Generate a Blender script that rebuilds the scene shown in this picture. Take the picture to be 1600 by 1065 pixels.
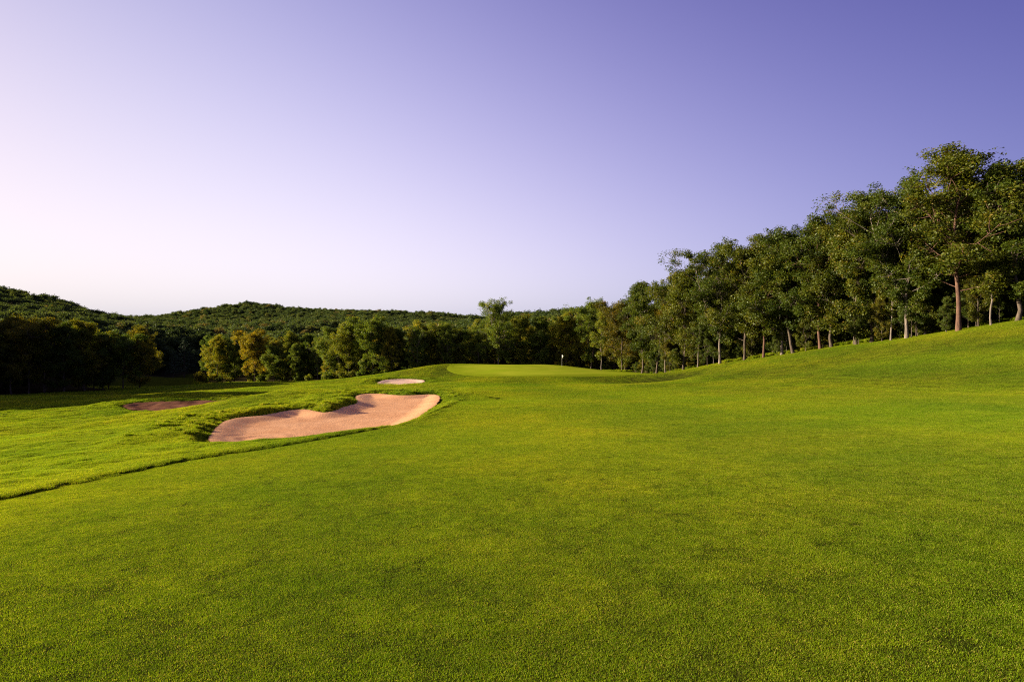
import bpy, math, random
import numpy as np

# ------------------------------------------------------------------ camera, world, sun, exposure
SC = bpy.context.scene
COL = SC.collection
for o in list(bpy.data.objects):
    bpy.data.objects.remove(o)
EYE = 1.65
F = 889.0            # focal length in pixels of the 1600 px wide photograph (20 mm on full frame)
HOR = 540.0          # picture row of eye level
cam = bpy.data.cameras.new('camera')
cam.lens = 20.0
cam.sensor_width = 36.0
cam.shift_y = (HOR - 532.5) / 1600.0
cam.clip_start = 0.1
cam.clip_end = 6000
camo = bpy.data.objects.new('camera', cam)
COL.objects.link(camo)
camo.location = (0, 0, EYE)
camo.rotation_euler = (math.radians(90), 0, 0)
SC.camera = camo

EXPOSURE = 1.95
SUN_AZ = math.radians(-82)      # from straight ahead, negative = to the left
SUN_EL = math.radians(15)
SUN_V = (math.sin(SUN_AZ) * math.cos(SUN_EL), math.cos(SUN_AZ) * math.cos(SUN_EL), math.sin(SUN_EL))
W = bpy.data.worlds.new('World')
SC.world = W
W.use_nodes = True
wn, wl = W.node_tree.nodes, W.node_tree.links
bg = wn['Background']
sky = wn.new('ShaderNodeTexSky')
sky.sky_type = 'NISHITA'
sky.sun_disc = False
sky.sun_elevation = SUN_EL
sky.sun_rotation = SUN_AZ
sky.air_density = 2.0
sky.dust_density = 1.0
sky.ozone_density = 1.0
SKY_STRENGTH = 0.06
SKYFIT = [[-1.777, 0.858, -1.77, 1.372, -3.807, 1.724, -0.622], [-1.886, 0.727, -1.598, 0.73, -3.377, 1.861, 0.341], [-1.127, 0.316, -1.291, -0.094, -1.282, 1.051, 1.8]]


def wmath(op, a, b=None):
    n = wn.new('ShaderNodeMath'); n.operation = op
    for i, v in enumerate((a, b)):
        if v is None: continue
        if isinstance(v, (int, float)): n.inputs[i].default_value = v
        else: wl.new(v, n.inputs[i])
    return n.outputs[0]


# the clear evening air: colour of the whole sky dome as a smooth function of the angle from the sun and the height
wtc = wn.new('ShaderNodeTexCoord')
wdot = wn.new('ShaderNodeVectorMath'); wdot.operation = 'DOT_PRODUCT'
wl.new(wtc.outputs['Generated'], wdot.inputs[0]); wdot.inputs[1].default_value = SUN_V
wsep = wn.new('ShaderNodeSeparateXYZ'); wl.new(wtc.outputs['Generated'], wsep.inputs[0])
w_c = wmath('MINIMUM', wmath('MAXIMUM', wdot.outputs['Value'], -.5), .95)
w_z = wmath('MINIMUM', wmath('MAXIMUM', wsep.outputs['Z'], 0.0), .6)
wcomb = wn.new('ShaderNodeCombineColor')
w_h = wmath('EXPONENT', wmath('MULTIPLY', w_z, -12.0))
for ch, (k0, k1, k2, k3, k4, k5, k6) in enumerate(SKYFIT):
    q = wmath('ADD', wmath('MULTIPLY', w_c, k1), wmath('MULTIPLY', wmath('MULTIPLY', w_c, w_c), k2))
    q = wmath('ADD', q, wmath('ADD', wmath('MULTIPLY', wmath('MULTIPLY', w_z, w_z), k4), wmath('MULTIPLY', wmath('MULTIPLY', w_c, w_z), k5)))
    q = wmath('ADD', q, wmath('MULTIPLY', w_h, k6))
    q = wmath('ADD', wmath('ADD', q, wmath('MULTIPLY', w_z, k3)), k0 - math.log(SKY_STRENGTH * 2 ** EXPOSURE))
    wl.new(wmath('EXPONENT', q), wcomb.inputs[ch])
tint = wn.new('ShaderNodeMix')
tint.data_type = 'RGBA'
tint.blend_type = 'MULTIPLY'
tint.inputs[0].default_value = 1.0
wl.new(sky.outputs[0], tint.inputs[6])
wl.new(wcomb.outputs[0], tint.inputs[7])
wl.new(tint.outputs[2], bg.inputs[0])
bg.inputs[1].default_value = SKY_STRENGTH
sun = bpy.data.lights.new('sun', 'SUN')
sun.energy = 4.8
sun.angle = math.radians(0.6)
sun.color = (1.0, 0.87, 0.66)
suno = bpy.data.objects.new('sun', sun)
COL.objects.link(suno)
from mathutils import Vector, Euler, Matrix
SUN_DIR = Vector(SUN_V)
suno.rotation_euler = SUN_DIR.to_track_quat('Z', 'Y').to_euler()
suno.location = (-40, 10, 60)
vs = SC.view_settings
vs.view_transform = 'Standard'
vs.look = 'None'
vs.gamma = 1.0
vs.use_curve_mapping = False
vs.exposure = EXPOSURE
SC.cycles.use_denoising = False
SC.cycles.max_bounces = 6
SC.cycles.transmission_bounces = 4
SC.cycles.transparent_max_bounces = 4
SC.cycles.volume_bounces = 0
SC.cycles.filter_width = 1.1

rng = np.random.default_rng(7)
random.seed(7)


# ------------------------------------------------------------------ helpers
def tagit(o, label=None, cat=None, group=None, kind=None):
    if label: o['label'] = label
    if cat: o['category'] = cat
    if group: o['group'] = group
    if kind: o['kind'] = kind
    return o


def mesh_np(name, verts, faces, mats=(), smooth=False):
    """faces: (n,k) int array"""
    me = bpy.data.meshes.new(name)
    verts = np.asarray(verts, np.float32)
    faces = np.asarray(faces, np.int32)
    n, k = faces.shape
    me.vertices.add(len(verts))
    me.vertices.foreach_set('co', verts.ravel())
    me.loops.add(n * k)
    me.loops.foreach_set('vertex_index', faces.ravel())
    me.polygons.add(n)
    me.polygons.foreach_set('loop_start', np.arange(0, n * k, k, dtype=np.int32))
    if smooth:
        me.polygons.foreach_set('use_smooth', np.ones(n, bool))
    me.update(calc_edges=True)
    for m in mats:
        me.materials.append(m)
    return me


def attr(me, name, vals, domain='POINT', typ='FLOAT'):
    a = me.attributes.new(name, typ, domain)
    if typ == 'FLOAT_VECTOR':
        a.data.foreach_set('vector', np.asarray(vals, np.float32).ravel())
    elif typ == 'INT':
        a.data.foreach_set('value', np.asarray(vals, np.int32).ravel())
    else:
        a.data.foreach_set('value', np.asarray(vals, np.float32).ravel())


def link(name, me, parent=None):
    o = bpy.data.objects.new(name, me)
    COL.objects.link(o)
    if parent: o.parent = parent
    return o


def ss(a, b, x):
    t = np.clip((x - a) / (b - a), 0, 1)
    return t * t * (3 - 2 * t)


def vnoise(x, y, seed=0):
    """smooth value noise, -1..1"""
    xi, yi = np.floor(x).astype(np.int64), np.floor(y).astype(np.int64)
    fx, fy = x - xi, y - yi
    fx = fx * fx * (3 - 2 * fx); fy = fy * fy * (3 - 2 * fy)

    def h(i, j):
        n = (i * 374761393 + j * 668265263 + seed * 974634217) & 0xFFFFFFFF
        n = ((n ^ (n >> 13)) * 1274126177) & 0xFFFFFFFF
        n = (n ^ (n >> 16)) & 0xFFFF
        return n / 32767.5 - 1
    a = h(xi, yi) * (1 - fx) + h(xi + 1, yi) * fx
    b = h(xi, yi + 1) * (1 - fx) + h(xi + 1, yi + 1) * fx
    return a * (1 - fy) + b * fy


# ------------------------------------------------------------------ the lie of the land
def P(px, py, Y):
    return ((px - 800) / F * Y, Y, EYE - (py - HOR) / F * Y)


CP = [  # world points
    (0, 0, 0), (-5, 0, -.15), (8, 0, .15), (0, -12, .4), (-18, -10, -.5), (22, -10, .9), (35, 5, 1.5), (-14, 4, -1.0),
    (0, 135, -4.6), (-20, 138, -6.4), (16, 135, -4.6), (30, 118, -3.6),
    (55, 58, 4.4), (75, 75, 5.6), (70, 30, 5.2), (46, 75, 1.6), (40, 95, -.4), (60, 105, 1.5),
    (-60, 92, -7.0), (-95, 105, -7.1), (-45, 150, -7.8), (-78, 168, -8.4), (-110, 120, -6.4), (-130, 110, -4.0),
    (-60, 40, -4.6), (-75, 60, -5.4), (-110, 60, -4.2), (-140, 80, -1.5), (-45, 15, -3.6), (-150, 140, -1),
]
CP += [P(*a) for a in [
    (800, 700, 12.2), (800, 620, 37), (800, 592, 75), (800, 577, 98), (800, 569.5, 112), (870, 570.5, 113), (740, 568.5, 112),
    (1600, 800, 5.6), (1600, 700, 9.3), (1600, 600, 25), (1600, 550, 35), (1600, 500, 49), (1450, 522, 57),
    (1300, 700, 11), (1300, 600, 35), (1300, 570, 50), (1300, 541, 66), (1200, 556, 73),
    (1110, 569, 80), (1110, 600, 48), (1040, 583, 97), (1040, 595, 75), (990, 589, 85), (920, 577, 115), (980, 581, 105),
    (690, 568.5, 111), (640, 580, 105), (600, 594, 98), (740, 591, 80), (620, 601, 75), (560, 604, 72), (880, 585, 88),
    (700, 610, 45), (690, 640, 25), (650, 662, 20), (0, 780, 9.7), (250, 725, 13.3), (450, 690, 16.6),
    (0, 692, 22), (0, 650, 42), (0, 619, 72), (120, 617, 74), (220, 616, 75), (100, 613, 104),
    (200, 664, 28), (100, 676, 25), (370, 648, 27), (370, 646, 31), (300, 652, 29), (280, 625, 53), (300, 641, 45), (200, 637, 45),
    (450, 632, 31.5), (450, 613, 40), (530, 624, 36), (570, 612, 43), (620, 611, 45), (500, 606, 62), (400, 606, 78),
    (330, 599, 112), (410, 599, 108), (500, 599, 100), (262, 614, 96), (250, 601, 150), (272, 589, 205),
]]
TREE = 15.0
def PH(px, py, Y, drop=TREE):
    a = P(px, py, Y)
    return (a[0], a[1], a[2] - drop)
CP += [PH(*a) for a in [
    (0, 441, 330), (80, 456, 340), (150, 482, 350), (220, 495, 365), (-300, 430, 300),
    (235, 497, 560), (330, 476, 560), (390, 468, 560), (450, 476, 560), (560, 481, 540), (680, 483, 520), (745, 499, 500),
    (100, 502, 570), (-150, 505, 600), (225, 497, 460), (190, 492, 420), (130, 484, 270), (190, 497, 275), (250, 506, 285), (310, 507, 290), (780, 483, 270), (850, 478, 260), (940, 470, 235), (1060, 470, 230),
]]
CP += [(-60, 250, -4), (-150, 240, -2), (-30, 320, -1), (20, 185, -1), (-100, 300, 2), (120, 120, 7), (200, 200, 14), (150, 50, 8),
       (-200, 170, 6), (-260, 60, 4), (-500, 250, 60), (-700, 700, 15), (0, 900, 15), (600, 700, 30), (300, -80, 8), (-300, -100, 0),
       (0, -120, 2), (-900, 0, 20), (900, 0, 20), (0, 1300, 10), (-160, 205, -1), (-130, 330, 3), (500, 300, 25)]
CP = np.array(CP, float)
_C = 5.0


def _ker(dx, dy):
    return np.sqrt(dx * dx + dy * dy + _C * _C)


_n = len(CP)
_A = np.zeros((_n + 3, _n + 3))
_A[:_n, :_n] = _ker(CP[:, 0][:, None] - CP[:, 0][None], CP[:, 1][:, None] - CP[:, 1][None])
_A[:_n, :_n] -= np.eye(_n) * 0.25
_A[:_n, _n] = 1; _A[:_n, _n + 1] = CP[:, 0]; _A[:_n, _n + 2] = CP[:, 1]
_A[_n:, :_n] = _A[:_n, _n:].T
_W = np.linalg.solve(_A, np.concatenate([CP[:, 2], [0, 0, 0]]))


def base_h(x, y):
    x = np.asarray(x, float); y = np.asarray(y, float)
    sh = x.shape
    x = x.ravel(); y = y.ravel()
    out = np.empty(len(x))
    for i in range(0, len(x), 20000):
        s = slice(i, i + 20000)
        out[s] = _ker(x[s][:, None] - CP[:, 0][None], y[s][:, None] - CP[:, 1][None]) @ _W[:_n] + _W[_n] + _W[_n + 1] * x[s] + _W[_n + 2] * y[s]
    d = np.hypot(x, y)
    out += 0.05 * vnoise(x / 7, y / 7, 3) * ss(8, 30, d) + 0.5 * vnoise(x / 45, y / 45, 5) * ss(120, 220, d)
    out += (.20 * vnoise(x / 7.5, y / 7.5, 15) + .07 * vnoise(x / 3, y / 3, 16)) * ss(-9, -17, x) * ss(15, 25, y) * ss(120, 90, y)
    return out.reshape(sh)


def hit(px, py, fn=None, y0=3.0, y1=400.0):
    """first meeting of a picture ray with the land"""
    Y = np.geomspace(y0, y1, 4000)
    z = (fn or base_h)((px - 800) / F * Y, Y)
    r = EYE - (py - HOR) / F * Y
    k = np.nonzero(r <= z)[0]
    i = k[0] if len(k) else len(Y) - 1
    return np.array([(px - 800) / F * Y[i], Y[i], z[i]])


def sdist(poly, x, y):
    """signed distance to a polygon, negative inside"""
    x = np.asarray(x, float); y = np.asarray(y, float)
    d = np.full(x.shape, 1e9); ins = np.zeros(x.shape, bool)
    n = len(poly)
    for i in range(n):
        ax, ay = poly[i]; bx, by = poly[(i + 1) % n]
        ex, ey = bx - ax, by - ay
        t = np.clip(((x - ax) * ex + (y - ay) * ey) / (ex * ex + ey * ey + 1e-12), 0, 1)
        d = np.minimum(d, np.hypot(x - ax - t * ex, y - ay - t * ey))
        c = ((ay > y) != (by > y)) & (x < ex * (y - ay) / (ey + 1e-12) + ax)
        ins ^= c
    return np.where(ins, -d, d)


def smooth_poly(p, n=3):
    p = np.array(p, float)
    for _ in range(n):
        q = np.roll(p, -1, 0)
        p = np.stack([.75 * p + .25 * q, .25 * p + .75 * q], 1).reshape(-1, 2)
    return p


class Bunker:
    def __init__(s, near, far, drop, bank, tilt=(0, 0)):
        pts = np.array([hit(*q) if len(q) == 2 else P(*q) for q in near])
        s.c = np.array([tilt[0], tilt[1], np.mean(pts[:, 2] - drop - tilt[0] * pts[:, 0] - tilt[1] * pts[:, 1])])
        s.bank = bank
        s.near_pts = pts
        poly = [tuple(q[:2]) for q in pts]
        for px, py in far:
            u, v = (px - 800) / F, -(py - HOR) / F
            Y = (s.c[2] - EYE) / (v - s.c[0] * u - s.c[1])
            poly.append((u * Y, Y))
        s.raw = np.array(poly)
        s.poly = smooth_poly(poly, 2)
        s.lo = s.poly.min(0) - 4; s.hi = s.poly.max(0) + 4

    def plane(s, x, y):
        return s.c[0] * x + s.c[1] * y + s.c[2]

    def apply(s, x, y, z):
        m = (x > s.lo[0]) & (x < s.hi[0]) & (y > s.lo[1]) & (y < s.hi[1])
        if not m.any(): return z
        xm, ym = x[m], y[m]
        d = sdist(s.poly, xm, ym) + .10 * vnoise(xm * 1.6, ym * 1.6, 9) + .05 * vnoise(xm * 5, ym * 5, 19)
        pl = s.plane(xm, ym)
        top = np.maximum(z[m], pl + .12)
        k = ss(-.12, s.bank, d)
        k = np.where(d > 0, .35 * ss(-.12, .25, d) + .65 * k, .35 * ss(-.12, .25, d) + .65 * k)
        far = ss(2.5, 4, d)
        z = z.copy()
        z[m] = (pl - .42) * (1 - k) + (top * (1 - far) + z[m] * far) * k
        return z


B1 = Bunker([(331, 688), (400, 686), (460, 681), (520, 673), (570, 666), (610, 657), (650, 641), (682, 626)],
            [(679, 617.5), (650, 619.5), (620, 620), (590, 616.5), (570, 617), (560, 621), (569, 631), (545, 637), (530, 644), (510, 648.5), (495, 647.5),
             (480, 642.5), (465, 641.5), (420, 651), (375, 655), (352, 664)], .28, 1.1)
B2 = Bunker([(598, 602), (630, 601), (657, 599)], [(662, 594), (630, 592.5), (590, 595)], .3, 1.2, (0, .035))
B3 = Bunker([(205, 641, 43), (280, 641, 42), (365, 638, 43)], [(388, 629), (340, 627), (260, 628.5), (195, 631)], .08, 1.0, (.012, .03))
BUNKERS = [B1, B2, B3]

# the mown edge between fairway (right) and rough (left)
_line = np.array([hit(*q)[:2] for q in [(0, 781), (150, 749), (300, 718), (400, 703), (480, 690), (540, 679), (590, 669), (640, 656), (690, 637), (730, 622)]])
_line = np.vstack([[_line[0, 0] - 6, 1.0], [_line[0, 0] - 2.5, _line[0, 1] - 4.5], _line, [-4.5, 62], [-10, 76], [-17, 84], [-21, 100], [-21, 119], [-10, 124], [10, 123], [22, 120], [26, 130], [26, 400]])


def rough_mask_x(x, y):
    """positive where rough (metres left of the mown edge)"""
    yy = np.maximum.accumulate(_line[:18, 1]) if False else _line[:, 1]
    o = np.argsort(yy, kind='stable')
    return np.interp(y, yy[o], _line[o, 0]) - x


GREEN = np.array([P(px, py, Y)[:2] for px, py, Y in [
    (690, 573, 104), (720, 583, 90), (770, 589, 82), (850, 589, 82), (930, 588, 86), (990, 587, 92), (1030, 585, 97), (1000, 582, 103), (940, 579, 111),
    (900, 573, 115), (850, 571, 116), (780, 569, 116), (720, 569, 114)]])
GREEN = smooth_poly(GREEN, 2)


def bunker_d(x, y):
    d = np.full(x.shape, 1e9)
    for b in BUNKERS:
        d = np.minimum(d, sdist(b.poly, x, y))
    return d


_r = B1.raw[11:-2]
_k = np.concatenate([[0], np.cumsum(np.hypot(*np.diff(_r, axis=0).T))])
_q = np.linspace(0, _k[-1], 30)
RIDGE = np.stack([np.interp(_q, _k, _r[:, 0]) - .9, np.interp(_q, _k, _r[:, 1]) + 1.3], 1)


def height(x, y):
    x = np.asarray(x, float); y = np.asarray(y, float)
    z = base_h(x, y)
    m = (x < -3) & (x > -18) & (y > 18) & (y < 46)
    if m.any():
        dr = np.min([np.hypot(x[m] - q[0], y[m] - q[1]) for q in RIDGE], 0)
        z = z.copy(); z[m] += .30 * np.exp(-(dr / 1.5) ** 2) * (.75 + .5 * vnoise(x[m] * .35, y[m] * .35, 91))
    for b in BUNKERS:
        z = b.apply(x, y, z)
    # the rough stands on a slightly higher, uneven sward
    r = rough_mask_x(x, y)
    d = np.hypot(x, y)
    z = z + .05 * ss(0.0, .18, r) * ss(27, 19, y) + (.05 * vnoise(x * .9, y * .9, 31) + .03 * vnoise(x * 2.3, y * 2.3, 33)) * ss(.3, 2.0, r) * ss(90, 50, y) * np.where(d < 60, ss(.05, .5, bunker_d(x, y)), 1)
    return z


def normal(x, y, e=.25):
    hx = (height(x + e, y) - height(x - e, y)) / (2 * e)
    hy = (height(x, y + e) - height(x, y - e)) / (2 * e)
    n = np.stack([-hx, -hy, np.ones_like(hx)], -1)
    return n / np.linalg.norm(n, axis=-1, keepdims=True)


# ------------------------------------------------------------------ materials
def mat(name):
    m = bpy.data.materials.new(name)
    m.use_nodes = True
    nt = m.node_tree
    nt.nodes.clear()
    out = nt.nodes.new('ShaderNodeOutputMaterial')
    return m, nt, nt.nodes, nt.links, out


def N(nt, typ, **kw):
    n = nt.nodes.new(typ)
    for k, v in kw.items():
        setattr(n, k, v)
    return n


def noise(nt, scale, detail=3, rough=.6, vec=None):
    n = N(nt, 'ShaderNodeTexNoise')
    n.inputs['Scale'].default_value = scale
    n.inputs['Detail'].default_value = detail
    n.inputs['Roughness'].default_value = rough
    if vec: nt.links.new(vec, n.inputs['Vector'])
    return n


def ramp(nt, fac, stops):
    r = N(nt, 'ShaderNodeValToRGB')
    e = r.color_ramp.elements
    while len(e) < len(stops): e.new(.5)
    for i, (p, c) in enumerate(stops):
        e[i].position = p
        e[i].color = (*c, 1) if len(c) == 3 else c
    nt.links.new(fac, r.inputs[0])
    return r


def mixc(nt, a, b, fac, mode='MIX'):
    m = N(nt, 'ShaderNodeMix', data_type='RGBA', blend_type=mode)
    for s, v in ((0, fac), (6, a), (7, b)):
        if hasattr(v, 'links') or hasattr(v, 'is_linked'):
            nt.links.new(v, m.inputs[s])
        else:
            m.inputs[s].default_value = v if not isinstance(v, tuple) else (*v, 1)
    return m.outputs[2]


def leafy(name, stops, transl=.35, tint_attr='tint', attr_type='GEOMETRY', use_obj=False, inst=0, big=None, gloss=.06, hue_noise=None):
    """diffuse + translucent surface of leaves or grass blades"""
    m, nt, nodes, links, out = mat(name)
    a = N(nt, 'ShaderNodeAttribute', attribute_name=tint_attr, attribute_type=attr_type)
    col = ramp(nt, a.outputs['Fac'], stops).outputs[0]
    if use_obj:
        oi = N(nt, 'ShaderNodeObjectInfo')
        col = mixc(nt, col, oi.outputs['Color'], 1.0, 'MULTIPLY')
    if inst:
        ia = N(nt, 'ShaderNodeAttribute', attribute_name='tint', attribute_type='INSTANCER')
        col = mixc(nt, col, ramp(nt, ia.outputs['Fac'], [(0, (1 - inst, 1 - inst * .8, 1)), (1, (1 + inst, 1 + inst * .7, 1))]).outputs[0], 1.0, 'MULTIPLY')
    if big:
        g = N(nt, 'ShaderNodeNewGeometry')
        for sc, lo, hi in big:
            n = noise(nt, sc, 3, .6, g.outputs['Position'])
            col = mixc(nt, col, ramp(nt, n.outputs['Fac'], [(.36, lo), (.64, hi)]).outputs[0], 1.0, 'MULTIPLY')
    d = N(nt, 'ShaderNodeBsdfDiffuse'); links.new(col, d.inputs[0])
    t = N(nt, 'ShaderNodeBsdfTranslucent')
    tc = mixc(nt, col, (1.25, 1.15, .55), 1.0, 'MULTIPLY'); links.new(tc, t.inputs[0])
    mx = N(nt, 'ShaderNodeMixShader'); mx.inputs[0].default_value = transl
    links.new(d.outputs[0], mx.inputs[1]); links.new(t.outputs[0], mx.inputs[2])
    gl = N(nt, 'ShaderNodeBsdfGlossy'); gl.inputs['Roughness'].default_value = .5
    gl.inputs[0].default_value = (.8, .85, .7, 1)
    m2 = N(nt, 'ShaderNodeMixShader'); m2.inputs[0].default_value = gloss
    links.new(mx.outputs[0], m2.inputs[1]); links.new(gl.outputs[0], m2.inputs[2])
    links.new(m2.outputs[0], out.inputs[0])
    return m


def ground_material():
    m, nt, nodes, links, out = mat('turf_soil')
    g = N(nt, 'ShaderNodeNewGeometry')
    a_r = N(nt, 'ShaderNodeAttribute', attribute_name='rough')
    a_f = N(nt, 'ShaderNodeAttribute', attribute_name='forest')
    a_s = N(nt, 'ShaderNodeAttribute', attribute_name='soil')
    n1 = noise(nt, .35, 4, .6, g.outputs['Position'])
    n2 = noise(nt, 40, 4, .7, g.outputs['Position'])
    fw = ramp(nt, n1.outputs['Fac'], [(.35, (.020, .026, .004)), (.65, (.040, .044, .006))]).outputs[0]
    rg = ramp(nt, n1.outputs['Fac'], [(.35, (.03, .04, .004)), (.65, (.055, .065, .006))]).outputs[0]
    c = mixc(nt, fw, rg, a_r.outputs['Fac'])
    c = mixc(nt, c, ramp(nt, n2.outputs['Fac'], [(.3, (.55, .6, .5)), (.7, (1.25, 1.2, 1.2))]).outputs[0], 1.0, 'MULTIPLY')
    fl = ramp(nt, n2.outputs['Fac'], [(.3, (.02, .018, .008)), (.7, (.06, .045, .02))]).outputs[0]
    c = mixc(nt, c, fl, a_f.outputs['Fac'])
    so = ramp(nt, noise(nt, 3, 5, .7, g.outputs['Position']).outputs['Fac'], [(.35, (.16, .07, .035)), (.65, (.34, .17, .09))]).outputs[0]
    c = mixc(nt, c, so, a_s.outputs['Fac'])
    b = N(nt, 'ShaderNodeBsdfDiffuse'); links.new(c, b.inputs[0])
    bp = N(nt, 'ShaderNodeBump'); bp.inputs['Strength'].default_value = .7; bp.inputs['Distance'].default_value = .05
    links.new(n2.outputs['Fac'], bp.inputs['Height']); links.new(bp.outputs[0], b.inputs['Normal'])
    links.new(b.outputs[0], out.inputs[0])
    return m


def sand_material(name, lo, hi):
    m, nt, nodes, links, out = mat(name)
    g = N(nt, 'ShaderNodeNewGeometry')
    n1 = noise(nt, .8, 5, .65, g.outputs['Position'])
    n2 = noise(nt, 26, 4, .75, g.outputs['Position'])
    c = ramp(nt, n1.outputs['Fac'], [(.3, lo), (.7, hi)]).outputs[0]
    c = mixc(nt, c, ramp(nt, n2.outputs['Fac'], [(.3, (.8, .78, .76)), (.7, (1.12, 1.1, 1.1))]).outputs[0], 1.0, 'MULTIPLY')
    b = N(nt, 'ShaderNodeBsdfDiffuse'); links.new(c, b.inputs[0]); b.inputs['Roughness'].default_value = .6
    wv = N(nt, 'ShaderNodeTexWave'); wv.inputs['Scale'].default_value = 2.1; wv.inputs['Distortion'].default_value = 16; wv.inputs['Detail'].default_value = 3; wv.inputs['Detail Scale'].default_value = .35
    links.new(g.outputs['Position'], wv.inputs['Vector'])
    hm = N(nt, 'ShaderNodeMath', operation='MULTIPLY_ADD'); links.new(wv.outputs['Fac'], hm.inputs[0]); hm.inputs[1].default_value = .10; links.new(n2.outputs['Fac'], hm.inputs[2])
    bp = N(nt, 'ShaderNodeBump'); bp.inputs['Strength'].default_value = .6; bp.inputs['Distance'].default_value = .022
    links.new(hm.outputs[0], bp.inputs['Height']); links.new(bp.outputs[0], b.inputs['Normal'])
    links.new(b.outputs[0], out.inputs[0])
    return m


def bark_material(name, lo, hi):
    m, nt, nodes, links, out = mat(name)
    tc = N(nt, 'ShaderNodeTexCoord')
    mp = N(nt, 'ShaderNodeMapping'); mp.inputs['Scale'].default_value = (6, 6, 1.2)
    links.new(tc.outputs['Object'], mp.inputs[0])
    n1 = noise(nt, 1.6, 5, .7, mp.outputs[0])
    c = ramp(nt, n1.outputs['Fac'], [(.3, lo), (.7, hi)]).outputs[0]
    b = N(nt, 'ShaderNodeBsdfDiffuse'); links.new(c, b.inputs[0])
    bp = N(nt, 'ShaderNodeBump'); bp.inputs['Strength'].default_value = .8; bp.inputs['Distance'].default_value = .05
    links.new(n1.outputs['Fac'], bp.inputs['Height']); links.new(bp.outputs[0], b.inputs['Normal'])
    links.new(b.outputs[0], out.inputs[0])
    return m


def plain(name, col, rough=.5):
    m, nt, nodes, links, out = mat(name)
    g = N(nt, 'ShaderNodeNewGeometry')
    n1 = noise(nt, 8, 3, .6, g.outputs['Position'])
    c = ramp(nt, n1.outputs['Fac'], [(.3, tuple(v * .88 for v in col)), (.7, col)]).outputs[0]
    b = N(nt, 'ShaderNodeBsdfPrincipled'); links.new(c, b.inputs['Base Color']); b.inputs['Roughness'].default_value = rough
    links.new(b.outputs[0], out.inputs[0])
    return m


M_GROUND = ground_material()
M_SAND = sand_material('pink_sand', (.62, .31, .145), (.76, .42, .21))
M_SAND2 = sand_material('pale_sand', (.66, .42, .28), (.76, .53, .38))
M_SOIL = sand_material('red_soil', (.13, .055, .028), (.30, .14, .075))
M_BARK = bark_material('bark', (.032, .025, .018), (.115, .088, .066))
M_BARK_RED = bark_material('reddish_bark', (.045, .026, .02), (.15, .085, .058))
M_BARK_PALE = bark_material('pale_bark', (.06, .05, .04), (.20, .16, .125))
BIG = [(.09, (.80, .92, .9), (1.20, 1.06, 1.1)), (.7, (.89, .93, .92), (1.11, 1.06, 1.06)), (7, (.80, .83, .85), (1.20, 1.15, 1.15))]
M_FAIRWAY = leafy('fairway_blade', [(0, (.085, .145, .002)), (.5, (.158, .238, .004)), (.85, (.228, .28, .008)), (1, (.40, .34, .06))], .48, 'btint', big=BIG, gloss=.004, inst=.16)
M_ROUGH = leafy('rough_blade', [(0, (.095, .155, .002)), (.5, (.17, .255, .004)), (.85, (.24, .295, .008)), (1, (.42, .37, .06))], .48, 'btint', big=BIG, gloss=.006, inst=.16)
M_GREEN = leafy('green_blade', [(0, (.20, .20, .03)), (.5, (.25, .24, .04)), (1, (.30, .27, .06))], .35, 'btint', big=[(.12, (.9, .95, .9), (1.08, 1.04, 1.0))], gloss=.03)
M_LEAF = leafy('leaf', [(0, (.034, .050, .005)), (.45, (.074, .096, .008)), (.8, (.118, .130, .011)), (1, (.19, .14, .02))], .45, 'tint', use_obj=True, gloss=.015)
M_NEEDLE = leafy('needle', [(0, (.018, .034, .014)), (1, (.045, .062, .024))], .15, 'tint', use_obj=True, gloss=.03)
M_CANOPY = leafy('hill_leaf', [(0, (.033, .054, .016)), (.5, (.060, .086, .022)), (.85, (.088, .106, .026)), (1, (.135, .11, .03))], .38, 'tint', attr_type='INSTANCER', gloss=.012)  # bluer, greyer leaf colour in place of haze over the far hills

# ------------------------------------------------------------------ ground sheet


def axis(segs):
    out = []
    for a, b, s in segs:
        out.append(np.arange(a, b, s))
    out.append([segs[-1][1]])
    return np.concatenate(out)


gx = axis([(-3000, -900, 300), (-900, -300, 25), (-300, -130, 8), (-130, -60, 2.5), (-60, -26, 1.0), (-26, -18.5, .4), (-18.5, -2.5, .13), (-2.5, 8, .45), (8, 60, 1.2), (60, 150, 4), (150, 600, 25), (600, 3000, 300)])
gy = axis([(-600, -60, 60), (-60, -4, 4), (-4, 13, .5), (13, 42, .15), (42, 60, .45), (60, 125, .7), (125, 230, 3), (230, 700, 12), (700, 1500, 80), (1500, 4500, 500)])
XX, YY = np.meshgrid(gx, gy)
ZZ = height(XX, YY)
nx, ny = len(gx), len(gy)
idx = np.arange(nx * ny).reshape(ny, nx)
quads = np.stack([idx[:-1, :-1], idx[:-1, 1:], idx[1:, 1:], idx[1:, :-1]], -1).reshape(-1, 4)
me = mesh_np('ground', np.stack([XX, YY, ZZ], -1).reshape(-1, 3), quads, [M_GROUND], True)

# edge of the woods: polygon of open ground
OPEN = np.array([(60, -40), (58, 30), (52, 44), (44, 57), (38, 67), (33, 73), (28, 80), (26.5, 88), (25, 98), (22, 106), (19, 126), (6, 131), (-12, 131), (-22, 128), (-34, 128), (-48, 137),
                 (-60, 146), (-72, 152), (-84, 152), (-93, 170), (-104, 215), (-122, 215), (-116, 170), (-97, 132), (-78, 116), (-74, 108), (-84, 101), (-96, 96), (-90, 80), (-70, 64), (-57, 50), (-52, 34), (-66, 10), (-90, -20), (-60, -60)], float)


def open_sd(x, y):
    return sdist(OPEN, x, y)      # negative inside the open land


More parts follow.
